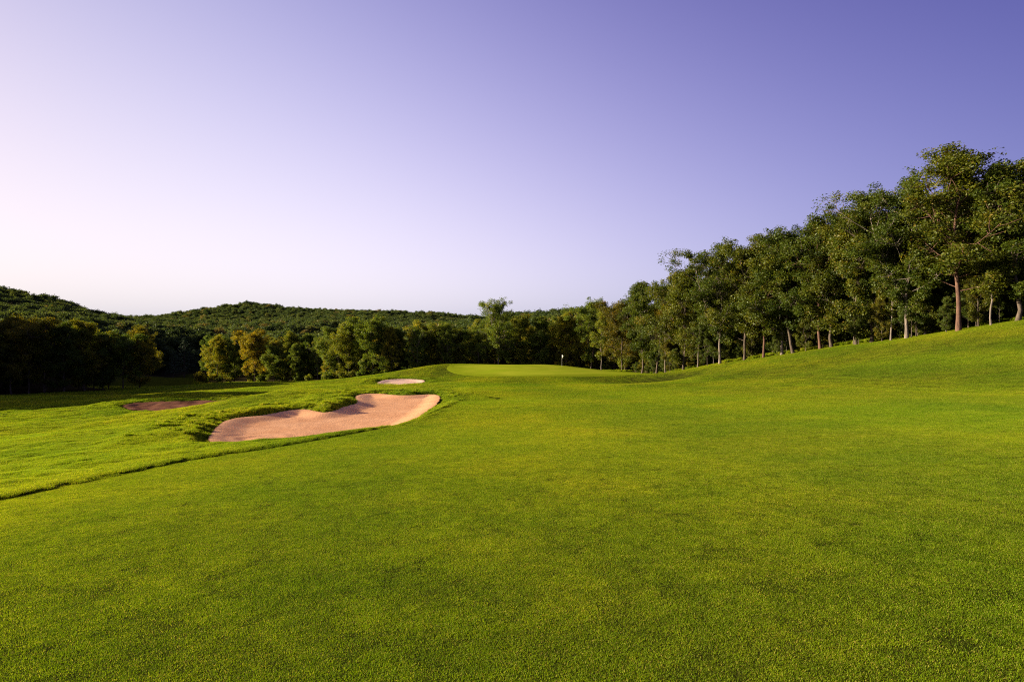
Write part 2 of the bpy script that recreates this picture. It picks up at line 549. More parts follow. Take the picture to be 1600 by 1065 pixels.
X, Y_ = XX.ravel(), YY.ravel()
attr(me, 'rough', ss(-.02, .12, rough_mask_x(X, Y_)))
attr(me, 'forest', ss(-1.0, 1.5, open_sd(X, Y_) + .8 * vnoise(X * .5, Y_ * .5, 2)))
soil = np.zeros(len(X))
for b in BUNKERS:
    m = (X > b.lo[0]) & (X < b.hi[0]) & (Y_ > b.lo[1]) & (Y_ < b.hi[1])
    d = sdist(b.poly, X[m], Y_[m])
    soil[m] = np.maximum(soil[m], ss(.35, .10, d))
bare = hit(307, 661)
soil = np.maximum(soil, ss(.9, .4, np.hypot((X - bare[0]) / 1.2, (Y_ - bare[1]) / .9) + .35 * vnoise(X * 2, Y_ * 2, 8)))
attr(me, 'soil', soil)
ground = link('ground', me)
tagit(ground, kind='structure')


def sand_sheet(b, name, material, step, margin, rake):
    xs = np.arange(b.lo[0] + 3, b.hi[0] - 3, step); ys = np.arange(b.lo[1] + 3, b.hi[1] - 3, step)
    x, y = np.meshgrid(xs, ys)
    d = sdist(b.poly, x, y)
    z = b.plane(x, y) + .02 * vnoise(x * .5, y * .5, 41) + .16 * ss(-.9, .25, d) - .09
    # rake marks and footprints
    if rake:
        ph = np.sin((x * .5 + y * .12 + .5 * vnoise(x * .5, y * .5, 4)) * 26)
        z += .0015 * ph * ss(-.3, -.8, d) + .003 * vnoise(x * 4.5, y * 4.5, 44) + .003 * vnoise(x * 2.1, y * 2.1, 45)
        cx, cy = hit(408, 672)[:2]
        r = np.hypot(x - cx, (y - cy))
        z += .012 * np.sin(r * 9) * ss(1.8, .8, r)
    else:
        z += .05 * vnoise(x * 2.5, y * 2.5, 47)
    n2, n1 = x.shape
    ix = np.arange(n1 * n2).reshape(n2, n1)
    q = np.stack([ix[:-1, :-1], ix[:-1, 1:], ix[1:, 1:], ix[1:, :-1]], -1).reshape(-1, 4)
    keep = (d.ravel()[q] < margin).all(1)
    used, inv = np.unique(q[keep], return_inverse=True)
    v = np.stack([x, y, z], -1).reshape(-1, 3)[used]
    o = link(name, mesh_np(name, v, inv.reshape(-1, 4), [material], True))
    tagit(o, kind='structure')
    return o


def green_sheet():
    m, nt, nodes, links, out = mat('putting_turf')
    g = N(nt, 'ShaderNodeNewGeometry')
    n1 = noise(nt, .25, 4, .6, g.outputs['Position']); n2 = noise(nt, 60, 3, .7, g.outputs['Position'])
    c = ramp(nt, n1.outputs['Fac'], [(.35, (.18, .225, .009)), (.65, (.235, .255, .016))]).outputs[0]
    c = mixc(nt, c, ramp(nt, n2.outputs['Fac'], [(.3, (.8, .8, .8)), (.7, (1.1, 1.1, 1.1))]).outputs[0], 1.0, 'MULTIPLY')
    ea = N(nt, 'ShaderNodeAttribute', attribute_name='collar')
    c = mixc(nt, c, (.125, .155, .006), ea.outputs['Fac'])
    b = N(nt, 'ShaderNodeBsdfDiffuse'); links.new(c, b.inputs[0]); links.new(b.outputs[0], out.inputs[0])
    lo, hi = GREEN.min(0) - 1, GREEN.max(0) + 1
    x, y = np.meshgrid(np.arange(lo[0], hi[0], .35), np.arange(lo[1], hi[1], .35))
    d = sdist(GREEN, x, y)
    z = height(x, y) + .014 - .1 * ss(-.2, .5, d)
    ix = np.arange(x.size).reshape(x.shape)
    q = np.stack([ix[:-1, :-1], ix[:-1, 1:], ix[1:, 1:], ix[1:, :-1]], -1).reshape(-1, 4)
    q = q[(d.ravel()[q] < .5).all(1)]
    used, inv = np.unique(q, return_inverse=True)
    gm = mesh_np('putting_green', np.stack([x, y, z], -1).reshape(-1, 3)[used], inv.reshape(-1, 4), [m], True)
    attr(gm, 'collar', ss(-7.0, -.5, d.ravel() + 1.2 * vnoise(x.ravel() * .4, y.ravel() * .4, 21))[used])
    tagit(link('putting_green', gm), kind='structure')


green_sheet()
sand_sheet(B1, 'bunker_sand', M_SAND, .085, .30, True)
sand_sheet(B2, 'bunker_sand', M_SAND2, .2, .4, True)
sand_sheet(B3, 'bare_soil', M_SOIL, .2, .4, False)

# ------------------------------------------------------------------ scattering (grass, far woods): points -> instances
PROTO = bpy.data.collections.new('prototypes')


def instancer(name, pts, rot, scl, idx, tint, protos, kind='stuff'):
    me = bpy.data.meshes.new(name)
    me.vertices.add(len(pts))
    me.vertices.foreach_set('co', np.asarray(pts, np.float32).ravel())
    attr(me, 'rot', rot, typ='FLOAT_VECTOR'); attr(me, 'scl', scl, typ='FLOAT_VECTOR')
    attr(me, 'idx', idx, typ='INT'); attr(me, 'tint', tint)
    o = link(name, me)
    c = bpy.data.collections.new(name + '_kinds')
    for p in protos: c.objects.link(p)
    ng = bpy.data.node_groups.new(name, 'GeometryNodeTree')
    ng.interface.new_socket('Geometry', in_out='INPUT', socket_type='NodeSocketGeometry')
    ng.interface.new_socket('Geometry', in_out='OUTPUT', socket_type='NodeSocketGeometry')
    gi, go = ng.nodes.new('NodeGroupInput'), ng.nodes.new('NodeGroupOutput')
    iop = ng.nodes.new('GeometryNodeInstanceOnPoints')
    ci = ng.nodes.new('GeometryNodeCollectionInfo')
    ci.inputs['Collection'].default_value = c
    ci.inputs['Separate Children'].default_value = True
    ci.inputs['Reset Children'].default_value = True
    iop.inputs['Pick Instance'].default_value = True

    def at(nm, ty):
        a = ng.nodes.new('GeometryNodeInputNamedAttribute'); a.data_type = ty
        a.inputs['Name'].default_value = nm
        return a.outputs['Attribute']
    L = ng.links.new
    L(gi.outputs[0], iop.inputs['Points']); L(ci.outputs[0], iop.inputs['Instance'])
    L(at('idx', 'INT'), iop.inputs['Instance Index'])
    e2r = ng.nodes.new('FunctionNodeEulerToRotation')
    L(at('rot', 'FLOAT_VECTOR'), e2r.inputs[0]); L(e2r.outputs[0], iop.inputs['Rotation'])
    L(at('scl', 'FLOAT_VECTOR'), iop.inputs['Scale'])
    L(iop.outputs[0], go.inputs[0])
    md = o.modifiers.new('scatter', 'NODES'); md.node_group = ng
    tagit(o, kind=kind)
    return o


def grass_patch(name, material, n, R, hmin, hmax, w, lean, seed, tuft=0.0):
    r = np.random.default_rng(seed)
    rad = R * np.sqrt(r.random(n)); an = r.random(n) * 2 * np.pi
    px, py = rad * np.cos(an), rad * np.sin(an)
    if tuft:
        k = max(3, int(n / 45)); c = np.stack([R * .9 * np.sqrt(r.random(k)) * np.cos(a := r.random(k) * 6.283), R * .9 * np.sqrt(r.random(k)) * np.sin(a)], 1)
        j = r.integers(0, k, n); t = tuft
        px = px * (1 - t) + t * (c[j, 0] + r.normal(0, .018, n)); py = py * (1 - t) + t * (c[j, 1] + r.normal(0, .018, n))
    h = hmin + (hmax - hmin) * r.random(n)
    la = r.random(n) * 2 * np.pi; lm = np.abs(r.normal(0, lean, n)) + .1
    dx, dy = np.cos(la) * lm, np.sin(la) * lm
    wa = la + np.pi / 2 + r.normal(0, .5, n)
    wx, wy = np.cos(wa) * w * .5, np.sin(wa) * w * .5
    b = np.stack([px, py, np.full(n, -.008)], 1)
    s = np.stack([wx, wy, np.zeros(n)], 1)
    mid = b + np.stack([dx * h * .35, dy * h * .35, h * .6], 1)
    tip = b + np.stack([dx * h, dy * h, h * (1 - .25 * np.minimum(lm, 1.2))], 1)
    v = np.stack([b - s, b + s, mid + s * .8, mid - s * .8, tip], 1).reshape(-1, 3)
    i = np.arange(n)[:, None] * 5
    f = np.concatenate([i + [0, 1, 2], i + [0, 2, 3], i + [3, 2, 4]], 1).reshape(-1, 3)
    me = mesh_np(name, v, f, [material])
    tv = np.clip(r.normal(.45, .24, n), 0, .92); tv[r.random(n) < .07] = 1.0
    attr(me, 'btint', np.repeat(tv, 5))
    o = bpy.data.objects.new(name, me)
    return o


def frame_ok(x, y, z, m=.06):
    u, v = x / np.maximum(y, .1), (z - EYE) / np.maximum(y, .1)
    return (y > .8) & (np.abs(u) < .9 + m + 1.8 / np.maximum(y, .5)) & (v > -(525 / F) - m - .9 / np.maximum(y, .5))


def rot_from_normal(n, spin):
    # Euler XYZ of  R_align * Rz(spin): tilt the patch onto the slope
    out = np.empty((len(n), 3))
    tilt = np.arccos(np.clip(n[:, 2], -1, 1)); az = np.arctan2(n[:, 1], n[:, 0])
    for i in range(len(n)):
        ax = Vector((-math.sin(az[i]), math.cos(az[i]), 0))
        e = (Matrix.Rotation(tilt[i], 3, ax) @ Matrix.Rotation(spin[i], 3, 'Z')).to_euler()
        out[i] = e[:]
    return out


def scatter_points(ymin, ymax, k, s0):
    """points over the visible wedge; spacing grows with distance. returns x,y,scale"""
    xs, ys, sc = [], [], []
    y = ymin
    while y < ymax:
        s = max(1.0, y / s0)
        step = k * s
        half = y * 1.0 + 2.2
        n = int(2 * half / step) + 1
        x = np.linspace(-half, half, n) + rng.uniform(-.5, .5, n) * step
        xs.append(x); ys.append(y + rng.uniform(-.5, .5, n) * step); sc.append(np.full(n, s))
        y += step
    return np.concatenate(xs), np.concatenate(ys), np.concatenate(sc)


def sow(name, protos, ymin, ymax, k, s0, where, zexp=.35, zvar=(.75, 1.35), tilt=None):
    x, y, s = scatter_points(ymin, ymax, k, s0)
    m = where(x, y, s)
    x, y, s = x[m], y[m], s[m]
    z = height(x, y)
    m = frame_ok(x, y, z)
    x, y, s, z = x[m], y[m], s[m], z[m]
    n = normal(x, y)
    spin = rng.random(len(x)) * 6.283
    rot = rot_from_normal(n, spin)
    zs = s ** zexp * rng.uniform(*zvar, len(x))
    return instancer(name, np.stack([x, y, z], 1), rot, np.stack([s, s, zs], 1), rng.integers(0, len(protos), len(x)), np.clip(.5 + .30 * np.tanh(3 * np.sin((x * .97 + y * .08) * .62 + .5)) + rng.uniform(-.24, .24, len(x)), 0, 1), protos)


def in_fairway(x, y, s):
    return (rough_mask_x(x, y) < -.06 * 1) & (sdist(GREEN, x, y) > -4.5 * rng.random(x.shape) ** 1.6) & (open_sd(x, y) < 1) & (bunker_d(x, y) > .1)


def in_rough(x, y, s):
    hollow = (sdist(B3.poly, x, y) < .4) & (vnoise(x * .8, y * 1.1, 77) + rng.uniform(-.5, .5, x.shape) > .08) & (y > 15)
    return hollow | (rough_mask_x(x, y) > .04) & (sdist(GREEN, x, y) > 0) & (open_sd(x, y) < 1.5) & (bunker_d(x, y) > np.minimum(.16 * s, .45))


FP = [grass_patch('fairway_turf', M_FAIRWAY, 2300, .22, .009, .021, .0022, .6, 100 + i) for i in range(4)]
RP = [grass_patch('rough_turf', M_ROUGH, 1500, .22, .024, .058, .0030, .7, 200 + i, tuft=.5) for i in range(4)]
g = sow('fairway_grass', FP, .9, 135, .19, 16, in_fairway)
g = sow('rough_grass', RP, 7.0, 135, .17, 16, in_rough)


# long unkempt grass on the bunker banks and along the mown edge
def bank_where(x, y, s):
    d = bunker_d(x, y)
    side = (y > 20)
    return (d > .05) & (d < 3.2 * (.55 + .45 * vnoise(x * .35, y * .35, 70))) & (rough_mask_x(x, y) > .8) & (y < 60)


LP = [grass_patch('long_turf', M_ROUGH, 420, .2, .06, .17, .007, .65, 400 + i, tuft=.7) for i in range(3)]
x0 = B1.lo; x1 = B1.hi
lx = rng.uniform(-26, -3, 26000); ly = rng.uniform(13, 56, 26000)
d = bunker_d(lx, ly)
edge_fall = np.exp(-np.maximum(d - .05, 0) / .9)
south = ly > np.interp(lx, B1.near_pts[:, 0][np.argsort(B1.near_pts[:, 0])], B1.near_pts[:, 1][np.argsort(B1.near_pts[:, 0])])
keep = (d > .06) & (d < 3.5) & (rng.random(26000) < edge_fall * np.where(vnoise(lx * .5, ly * .5, 71) > -.2, 1, .35)) & (rough_mask_x(lx, ly) > .5) & (south | (ly > 40))
lx, ly = lx[keep], ly[keep]
lz = height(lx, ly)
instancer('bank_grass', np.stack([lx, ly, lz], 1), rot_from_normal(normal(lx, ly), rng.random(len(lx)) * 6.283),
          np.repeat(rng.uniform(.7, 1.3, len(lx))[:, None], 3, 1), rng.integers(0, 3, len(lx)), rng.random(len(lx)), LP)

# uncut grass along the foot of the woods
fe = OPEN[1:20]
fs = np.concatenate([[0], np.cumsum(np.hypot(*np.diff(fe, axis=0).T))])
fu = rng.uniform(0, fs[-1], 2600)
fx_ = np.interp(fu, fs, fe[:, 0]) + rng.normal(.3, .8, 2600); fy_ = np.interp(fu, fs, fe[:, 1]) + rng.normal(.3, .8, 2600)
k_ = vnoise(fx_ * .4, fy_ * .4, 83) + rng.uniform(-.4, .4, 2600) > -.1
fx_, fy_ = fx_[k_], fy_[k_]
fsz = rng.uniform(1.2, 3.2, len(fx_))
instancer('edge_grass', np.stack([fx_, fy_, height(fx_, fy_)], 1), np.stack([0 * fx_, 0 * fx_, rng.random(len(fx_)) * 6.283], 1), np.repeat(fsz[:, None], 3, 1), rng.integers(0, 3, len(fx_)), rng.random(len(fx_)) * .6, LP)

# ------------------------------------------------------------------ trees


def tube(path, rad, sides=6):
    path = np.asarray(path, float); rad = np.asarray(rad, float)
    n = len(path)
    t = np.gradient(path, axis=0); t /= np.linalg.norm(t, axis=1, keepdims=True) + 1e-9
    ref = np.where(np.abs(t[:, 2:3]) > .9, np.array([[1., 0, 0]]), np.array([[0, 0, 1.]]))
    u = np.cross(t, ref); u /= np.linalg.norm(u, axis=1, keepdims=True) + 1e-9
    w = np.cross(t, u)
    a = np.arange(sides) / sides * 2 * np.pi
    v = path[:, None] + rad[:, None, None] * (np.cos(a)[None, :, None] * u[:, None] + np.sin(a)[None, :, None] * w[:, None])
    i = np.arange(n * sides).reshape(n, sides)
    f = np.stack([i[:-1], np.roll(i[:-1], -1, 1), np.roll(i[1:], -1, 1), i[1:]], -1).reshape(-1, 4)
    return v.reshape(-1, 3), f


class Buf:
    def __init__(s): s.v, s.f, s.n = [], [], 0

    def add(s, v, f):
        s.v.append(v); s.f.append(f + s.n); s.n += len(v)

    def out(s): return np.concatenate(s.v), np.concatenate(s.f)


def leaves(r, centres, radii, per, size, flat=.6, up=.5, tint_c=None):
    """rhombic leaves in clumps"""
    k = len(centres)
    j = np.repeat(np.arange(k), per)
    n = len(j)
    off = r.normal(0, 1, (n, 3)); off /= np.linalg.norm(off, axis=1, keepdims=True)
    off *= (r.random((n, 1)) ** .45)
    off[:, 2] *= flat
    p = centres[j] + off * radii[j][:, None]
    nrm = r.normal(0, 1, (n, 3)); nrm[:, 2] += up; nrm += off * .8
    nrm /= np.linalg.norm(nrm, axis=1, keepdims=True)
    a = np.cross(nrm, r.normal(0, 1, (n, 3))); a /= np.linalg.norm(a, axis=1, keepdims=True) + 1e-9
    b = np.cross(nrm, a)
    s = size * r.uniform(.6, 1.3, (n, 1))
    v = np.stack([p - a * s, p - b * s * .55, p + a * s, p + b * s * .55], 1).reshape(-1, 3)
    f = np.arange(n * 4).reshape(n, 4)
    tc = (r.normal(.45, .16, k) if tint_c is None else tint_c)[j] + r.normal(0, .12, n)
    tc = np.where(r.random(n) < .03, 1, np.clip(tc, 0, .95))
    return v, f, np.repeat(tc, 4)


def bend(r, a, d, L, n, up=.25, wob=.12):
    """a branch path from a along d, curving up a little"""
    p = [np.array(a, float)]
    d = np.array(d, float) / np.linalg.norm(d)
    for i in range(n):
        d = d + np.array([r.normal(0, wob), r.normal(0, wob), up / n + r.normal(0, wob * .6)])
        d /= np.linalg.norm(d)
        p.append(p[-1] + d * L / n)
    return np.array(p)


def tree_mesh(name, seed, H, cb, R, limbs=22, subs=6, per=105, size=.15, r0=None, bark=None, fork=False, lean=(0, 0), leafmat=None, clump=(.5, .95), open_top=0.):
    """H height, cb crown base as a share of H, R crown radius. returns trunk mesh, crown mesh"""
    r = np.random.default_rng(seed)
    T = Buf(); C = []; CR = []
    r0 = r0 or .006 * H + .02
    n = 12
    t = np.linspace(0, 1, n)
    px = np.cumsum(r.normal(0, .018 * H / n * 3, n)); px -= px[0]
    py = np.cumsum(r.normal(0, .018 * H / n * 3, n)); py -= py[0]
    path = np.stack([px + lean[0] * t * H, py + lean[1] * t * H, t * H * .95 - .25], 1)
    rad = r0 * (1 - t) ** .75 + .02
    rad[0] *= 1.45; 
    T.add(*tube(path, rad, 8))
    starts = []
    if fork:
        k = r.integers(3, 5)
        a0 = r.random() * 6.283
        q = bend(r, path[k], (math.cos(a0) * .5, math.sin(a0) * .5, 1), H * (1 - t[k]) * .8, 6, .3, .06)
        T.add(*tube(q, np.linspace(rad[k] * .75, .03, 7), 6))
        starts.append((q, rad[k] * .6))
    az = r.random() * 6.283
    for i in range(limbs):
        s = cb + (1 - cb) * ((i + r.random() * .8) / limbs) ** .9
        s = min(s, .97)
        az += 2.4 + r.normal(0, .35)
        if starts and r.random() < .35:
            q, rr = starts[0]
            ii = r.integers(1, len(q)); a = q[ii]; br = rr * .4
        else:
            a = np.array([np.interp(s, t, path[:, c]) for c in range(3)]); br = np.interp(s, t, rad) * .36
        rel = (s - cb) / (1 - cb)
        prof = (math.sin(math.pi * min(1, .22 + .72 * rel)) ** .7)
        L = R * prof * r.uniform(.55, 1.3) * (.55 + .45 * min(1, rel / .2)) + .3
        el = math.radians(24 + 48 * rel + r.normal(0, 12))
        d = (math.cos(az) * math.cos(el), math.sin(az) * math.cos(el), math.sin(el))
        q = bend(r, a, d, L, 5, .35, .13)
        T.add(*tube(q, np.linspace(max(br, .03), .018, 6), 5))
        C.append(q[-1]); CR.append(r.uniform(*clump))
        for j in range(subs):
            u = r.uniform(.35, 1.0)
            b = np.array([np.interp(u * 5, np.arange(6), q[:, c]) for c in range(3)])
            dd = np.array(d) * .5 + r.normal(0, .75, 3) + np.array([0, 0, .2])
            q2 = bend(r, b, dd, max(.5, L * r.uniform(.2, .42)), 3, .3, .15)
            T.add(*tube(q2, np.linspace(.03, .01, 4), 4))
            C.append(q2[-1]); CR.append(r.uniform(*clump))
            if r.random() < .4:
                C.append(q2[2]); CR.append(r.uniform(*clump) * .7)
    C.append(path[-1]); CR.append(clump[1])
    C = np.array(C); CR = np.array(CR)
    zt = (C[:, 2] / H)
    prs = np.maximum(8, (per * (CR / np.mean(CR)) ** 2 * np.where(r.random(len(C)) < open_top * np.clip(zt * 2 - .8, 0, 1), .25, 1)).astype(int))
    v, f, tc = leaves(r, C, CR, prs, size, .95)
    tv, tf = T.out()
    tm = mesh_np(name + '_trunk', tv, tf, [bark or M_BARK], True)
    cm = mesh_np(name + '_crown', v, f, [leafmat or M_LEAF])
    attr(cm, 'tint', tc)
    return tm, cm


def conifer_mesh(name, seed, H):
    r = np.random.default_rng(seed)
    T = Buf(); C = []; CR = []
    t = np.linspace(0, 1, 8)
    T.add(*tube(np.stack([0 * t, 0 * t, t * H - .2], 1), .17 * (1 - t) + .02, 7))
    for i in range(64):
        s = .16 + .83 * (i + r.random()) / 64
        az = i * 2.4 + r.normal(0, .3)
        L = .24 * H * (1 - s) ** .85 + .25
        d = (math.cos(az), math.sin(az), -.12)
        q = bend(r, (0, 0, s * H), d, L, 4, .12, .05)
        T.add(*tube(q, np.linspace(.03, .01, 5), 4))
        for u in np.linspace(.3, 1, max(2, int(L / .5))):
            C.append([np.interp(u * 4, np.arange(5), q[:, c]) for c in range(3)]); CR.append(.28 + .3 * (1 - s))
    C = np.array(C); CR = np.array(CR)
    v, f, tc = leaves(r, C, CR, np.full(len(C), 46), .10, .35, 1.0)
    tv, tf = T.out()
    tm = mesh_np(name + '_trunk', tv, tf, [M_BARK], True)
    cm = mesh_np(name + '_crown', v, f, [M_NEEDLE])
    attr(cm, 'tint', tc)
    return tm, cm


def shrub_mesh(name, seed, H, R):
    r = np.random.default_rng(seed)
    T = Buf(); C = []; CR = []
    for i in range(9):
        az = r.random() * 6.283; el = math.radians(r.uniform(40, 85))
        q = bend(r, (r.normal(0, .12), r.normal(0, .12), -.1), (math.cos(az) * math.cos(el), math.sin(az) * math.cos(el), math.sin(el)), H * r.uniform(.6, 1), 5, .2, .14)
        T.add(*tube(q, np.linspace(.035, .01, 6), 4))
        for u in (2, 3, 4, 5):
            for _ in range(3):
                C.append(q[u] + r.normal(0, R * .28, 3) * [1, 1, .5]); CR.append(r.uniform(.22, .42))
    C = np.array(C); CR = np.array(CR)
    C[:, 2] = np.maximum(C[:, 2], .2)
    v, f, tc = leaves(r, C, CR, np.full(len(C), 42), .10, .7)
    tv, tf = T.out()
    tm = mesh_np(name + '_stems', tv, tf, [M_BARK], True)
    cm = mesh_np(name + '_leaves', v, f, [M_LEAF])
    attr(cm, 'tint', tc)
    return tm, cm


# kinds: nominal height 15 m (trees) - scaled per tree
KIND = {}
for i in range(4):
    KIND['oak%d' % i] = (tree_mesh('tall_oak', 11 + i, 15, [.24, .18, .20, .14][i], [3.6, 4.2, 3.3, 3.9][i], 36, 8, 105, size=.088, clump=(.34, .72), bark=[M_BARK_RED, M_BARK_PALE, M_BARK, M_BARK][i], fork=(i in (1, 3)), open_top=.5, lean=((.0, .01), (-.03, 0), (.04, .02), (-.02, .03))[i]), 15)
for i in range(4):
    KIND['bush%d' % i] = (tree_mesh('leafy_tree', 31 + i, 12, [.06, .09, .05, .10][i], [3.6, 4.2, 3.2, 3.8][i], 34, 8, 100, size=.095, clump=(.36, .76), fork=(i == 1)), 12)
for i in range(2):
    KIND['thin%d' % i] = (tree_mesh('slender_tree', 51 + i, 12, [.36, .24][i], [1.9, 2.2][i], 20, 6, 85, size=.085, clump=(.36, .68), r0=.07, bark=M_BARK_PALE, lean=((.05, 0), (-.04, 0))[i]), 12)
KIND['con0'] = (conifer_mesh('conifer', 61, 12), 12)
KIND['shrub0'] = (shrub_mesh('shrub', 71, 2.2, 1.3), 2.2)
KIND['shrub1'] = (shrub_mesh('shrub', 72, 3.0, 1.5), 3.0)
NTREE = 0


def plant(kind, x, y, H, name, label, group=None, col=(1, 1, 1), cat='tree', wide=1.0, spin=None):
    global NTREE
    NTREE += 1
    (tm, cm), h0 = KIND[kind]
    z = float(height(np.array([x]), np.array([y]))[0])
    e = bpy.data.objects.new(name, None)
    COL.objects.link(e)
    e.empty_display_size = .5
    s = H / h0
    e.location = (x, y, z); e.scale = (s * wide, s * wide, s)
    e.rotation_euler = (0, 0, random.random() * 6.283 if spin is None else spin)
    tagit(e, label, cat, group)
    if x > 20 and y < 112: col = tuple(c * .8 for c in col)      # right-bank foliage tinted darker to offset the stronger sun falling on it
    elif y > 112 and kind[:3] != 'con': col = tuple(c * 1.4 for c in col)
    shr = kind.startswith('shrub')
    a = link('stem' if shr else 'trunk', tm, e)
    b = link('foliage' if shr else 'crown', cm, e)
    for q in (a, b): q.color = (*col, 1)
    return e


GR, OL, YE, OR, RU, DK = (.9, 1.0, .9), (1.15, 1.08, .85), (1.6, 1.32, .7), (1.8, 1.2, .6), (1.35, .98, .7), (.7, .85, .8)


def at_px(px, Y):
    return (px - 800) / F * Y, Y


def H_for(px, top, Y):
    x, y = at_px(px, Y)
    return EYE - (top - HOR) / F * Y - float(height(np.array([x]), np.array([y]))[0])


# front trees: kind, px, Y, top row, colour, label
FRONT = [
    ('oak0', 1498, 52, 243, OL, 'tall reddish-trunked tree with the highest crown on the right bank'),
    ('thin0', 1549, 50.5, 345, OL, 'slim leaning pale-trunked tree just right of the tallest tree'),
    ('oak2', 1590, 50, 262, GR, 'dark leafy tree cut by the right edge of the picture'),
    ('oak1', 1417, 57, 290, GR, 'pale straight-trunked tree left of the tallest tree'),
    ('thin1', 1392, 58.5, 360, OL, 'slender olive tree with a thin pale stem left of the pale straight trunk'),
    ('thin1', 1445, 58, 330, GR, 'slender dark tree between the pale straight trunk and the tallest tree'),
    ('oak3', 1362, 61, 300, GR, 'broad green tree with sky gaps where the treeline steps down'),
    ('bush0', 1338, 62, 350, OL, 'low-branched olive tree in the upper treeline below the step'),
    ('oak2', 1300, 65.5, 337, OL, 'brownish-topped tree right of the dark dense tree'),
    ('oak0', 1282, 66.5, 352, GR, 'tree with a short reddish trunk at the lawn edge right of the dark dense tree'),
    ('oak3', 1240, 69, 362, DK, 'dark dense tree in the middle of the right treeline'),
    ('oak1', 1222, 70.5, 372, GR, 'pale-trunked tree left of the dark dense tree'),
    ('oak0', 1193, 72.5, 378, OL, 'olive tree with a reddish bare trunk right of the forked tree'),
    ('bush1', 1163, 75, 398, OL, 'low-branched olive tree right behind the forked tree'),
    ('oak1', 1125, 78, 390, GR, 'tall airy tree with pale forked limbs where the bank levels out'),
    ('thin1', 1090, 82, 452, OL, 'slender olive tree left of the forked tree'),
    ('bush3', 1068, 85, 432, OL, 'brown-tinged tree with many thin pale stems below the forked tree'),
    ('thin0', 1040, 91, 470, RU, 'small rust-tinged slender tree at the foot of the bank'),
    ('oak3', 1026, 95, 446, GR, 'green tree rising above the dip at the foot of the bank'),
    ('oak2', 1003, 101, 446, GR, 'dark-topped tree right of the yellowing tree behind the green'),
    ('bush1', 972, 110, 478, RU, 'rusty-topped tree between the flag and the foot of the bank'),
    ('thin1', 940, 118, 480, OL, 'slender tree with a pale forked stem right of the flag'),
    ('oak3', 922, 126, 470, GR, 'dark tree with a ragged top just right of the flag'),
    ('bush0', 885, 131, 497, YE, 'yellowing tree directly behind the flag'),
    ('bush2', 845, 133, 500, GR, 'dark green tree left of the yellowing tree behind the flag'),
    ('bush3', 812, 134, 500, OL, 'olive tree right of the lone tall tree behind the green'),
    ('oak1', 779, 131, 474, GR, 'lone tall tree with spreading limbs and wispy reddish top behind the green'),
    ('oak3', 745, 136, 508, GR, 'green tree with a dark trunk left of the lone tall tree'),
    ('oak2', 718, 137, 515, OL, 'leaning dark-trunked tree behind the left shoulder of the green'),
    ('bush1', 690, 137, 512, OL, 'olive tree above the rising left slope of the green'),
    ('bush0', 655, 138, 512, YE, 'yellow-olive tree beside the big round green tree'),
    ('bush2', 622, 136, 518, GR, 'narrow dark tree right of the big round green tree'),
    ('bush1', 583, 132, 503, GR, 'big round green tree above the small far bunker'),
    ('bush0', 545, 136, 508, OL, 'light green tree left of the big round green tree'),
    ('bush3', 520, 141, 520, GR, 'green tree with an orange lower branch at the gap in the middle woods'),
    ('thin1', 508, 140, 556, OR, 'small orange tree at the gap in the middle woods'),
    ('bush2', 480, 150, 527, DK, 'dark tree in the shaded gap of the middle woods'),
    ('bush0', 455, 150, 527, OL, 'olive tree right of the small dark green tree'),
    ('bush3', 428, 148, 545, GR, 'small dark green tree right of the orange-brown tree'),
    ('bush1', 398, 152, 523, OR, 'orange-brown autumn tree left of middle in the middle woods'),
    ('bush2', 366, 158, 530, GR, 'green tree between the two autumn trees of the middle woods'),
    ('bush0', 340, 158, 532, YE, 'yellow-brown tree at the left end of the middle woods'),
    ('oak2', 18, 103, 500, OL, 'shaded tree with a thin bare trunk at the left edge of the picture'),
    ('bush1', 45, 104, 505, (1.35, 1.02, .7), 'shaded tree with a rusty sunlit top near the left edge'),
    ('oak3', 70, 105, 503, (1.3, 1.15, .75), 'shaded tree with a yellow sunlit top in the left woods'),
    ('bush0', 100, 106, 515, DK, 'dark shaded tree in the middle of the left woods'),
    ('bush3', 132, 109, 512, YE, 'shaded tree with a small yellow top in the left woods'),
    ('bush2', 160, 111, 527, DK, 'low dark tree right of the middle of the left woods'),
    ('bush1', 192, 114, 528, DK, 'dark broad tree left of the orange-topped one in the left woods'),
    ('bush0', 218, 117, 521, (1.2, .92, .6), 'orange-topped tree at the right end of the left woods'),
]
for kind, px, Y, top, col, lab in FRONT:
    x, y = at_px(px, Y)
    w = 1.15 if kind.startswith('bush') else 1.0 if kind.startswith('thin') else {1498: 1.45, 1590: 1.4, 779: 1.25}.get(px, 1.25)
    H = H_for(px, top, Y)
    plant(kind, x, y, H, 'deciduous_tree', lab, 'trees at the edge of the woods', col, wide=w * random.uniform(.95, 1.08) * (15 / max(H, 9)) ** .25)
for px, Y, top, lab in [(288, 190, 526, 'tall dark conifer standing in the valley opening'), (303, 193, 545, 'shorter conifer right of the tall one in the valley opening'), (271, 196, 548, 'shorter conifer left of the tall one in the valley opening')]:
    x, y = at_px(px, Y)
    plant('con0', x, y, H_for(px, top, Y), 'conifer_tree', lab, 'conifers in the valley', DK, wide=1.2)

# rows behind the front trees
taken = [at_px(q[1], q[2]) for q in FRONT]
kinds = ['oak0', 'oak1', 'oak2', 'oak3', 'bush0', 'bush1', 'bush2', 'bush3']
cols = [GR, GR, OL, OL, DK, (1.25, 1.1, .8), (1.5, 1.15, .7)]


TINT = {GR: 'green', OL: 'olive', DK: 'dark green', YE: 'yellowing', OR: 'orange-brown', RU: 'brownish', (1.25, 1.1, .8): 'light olive', (1.5, 1.15, .7): 'yellow-tinged'}


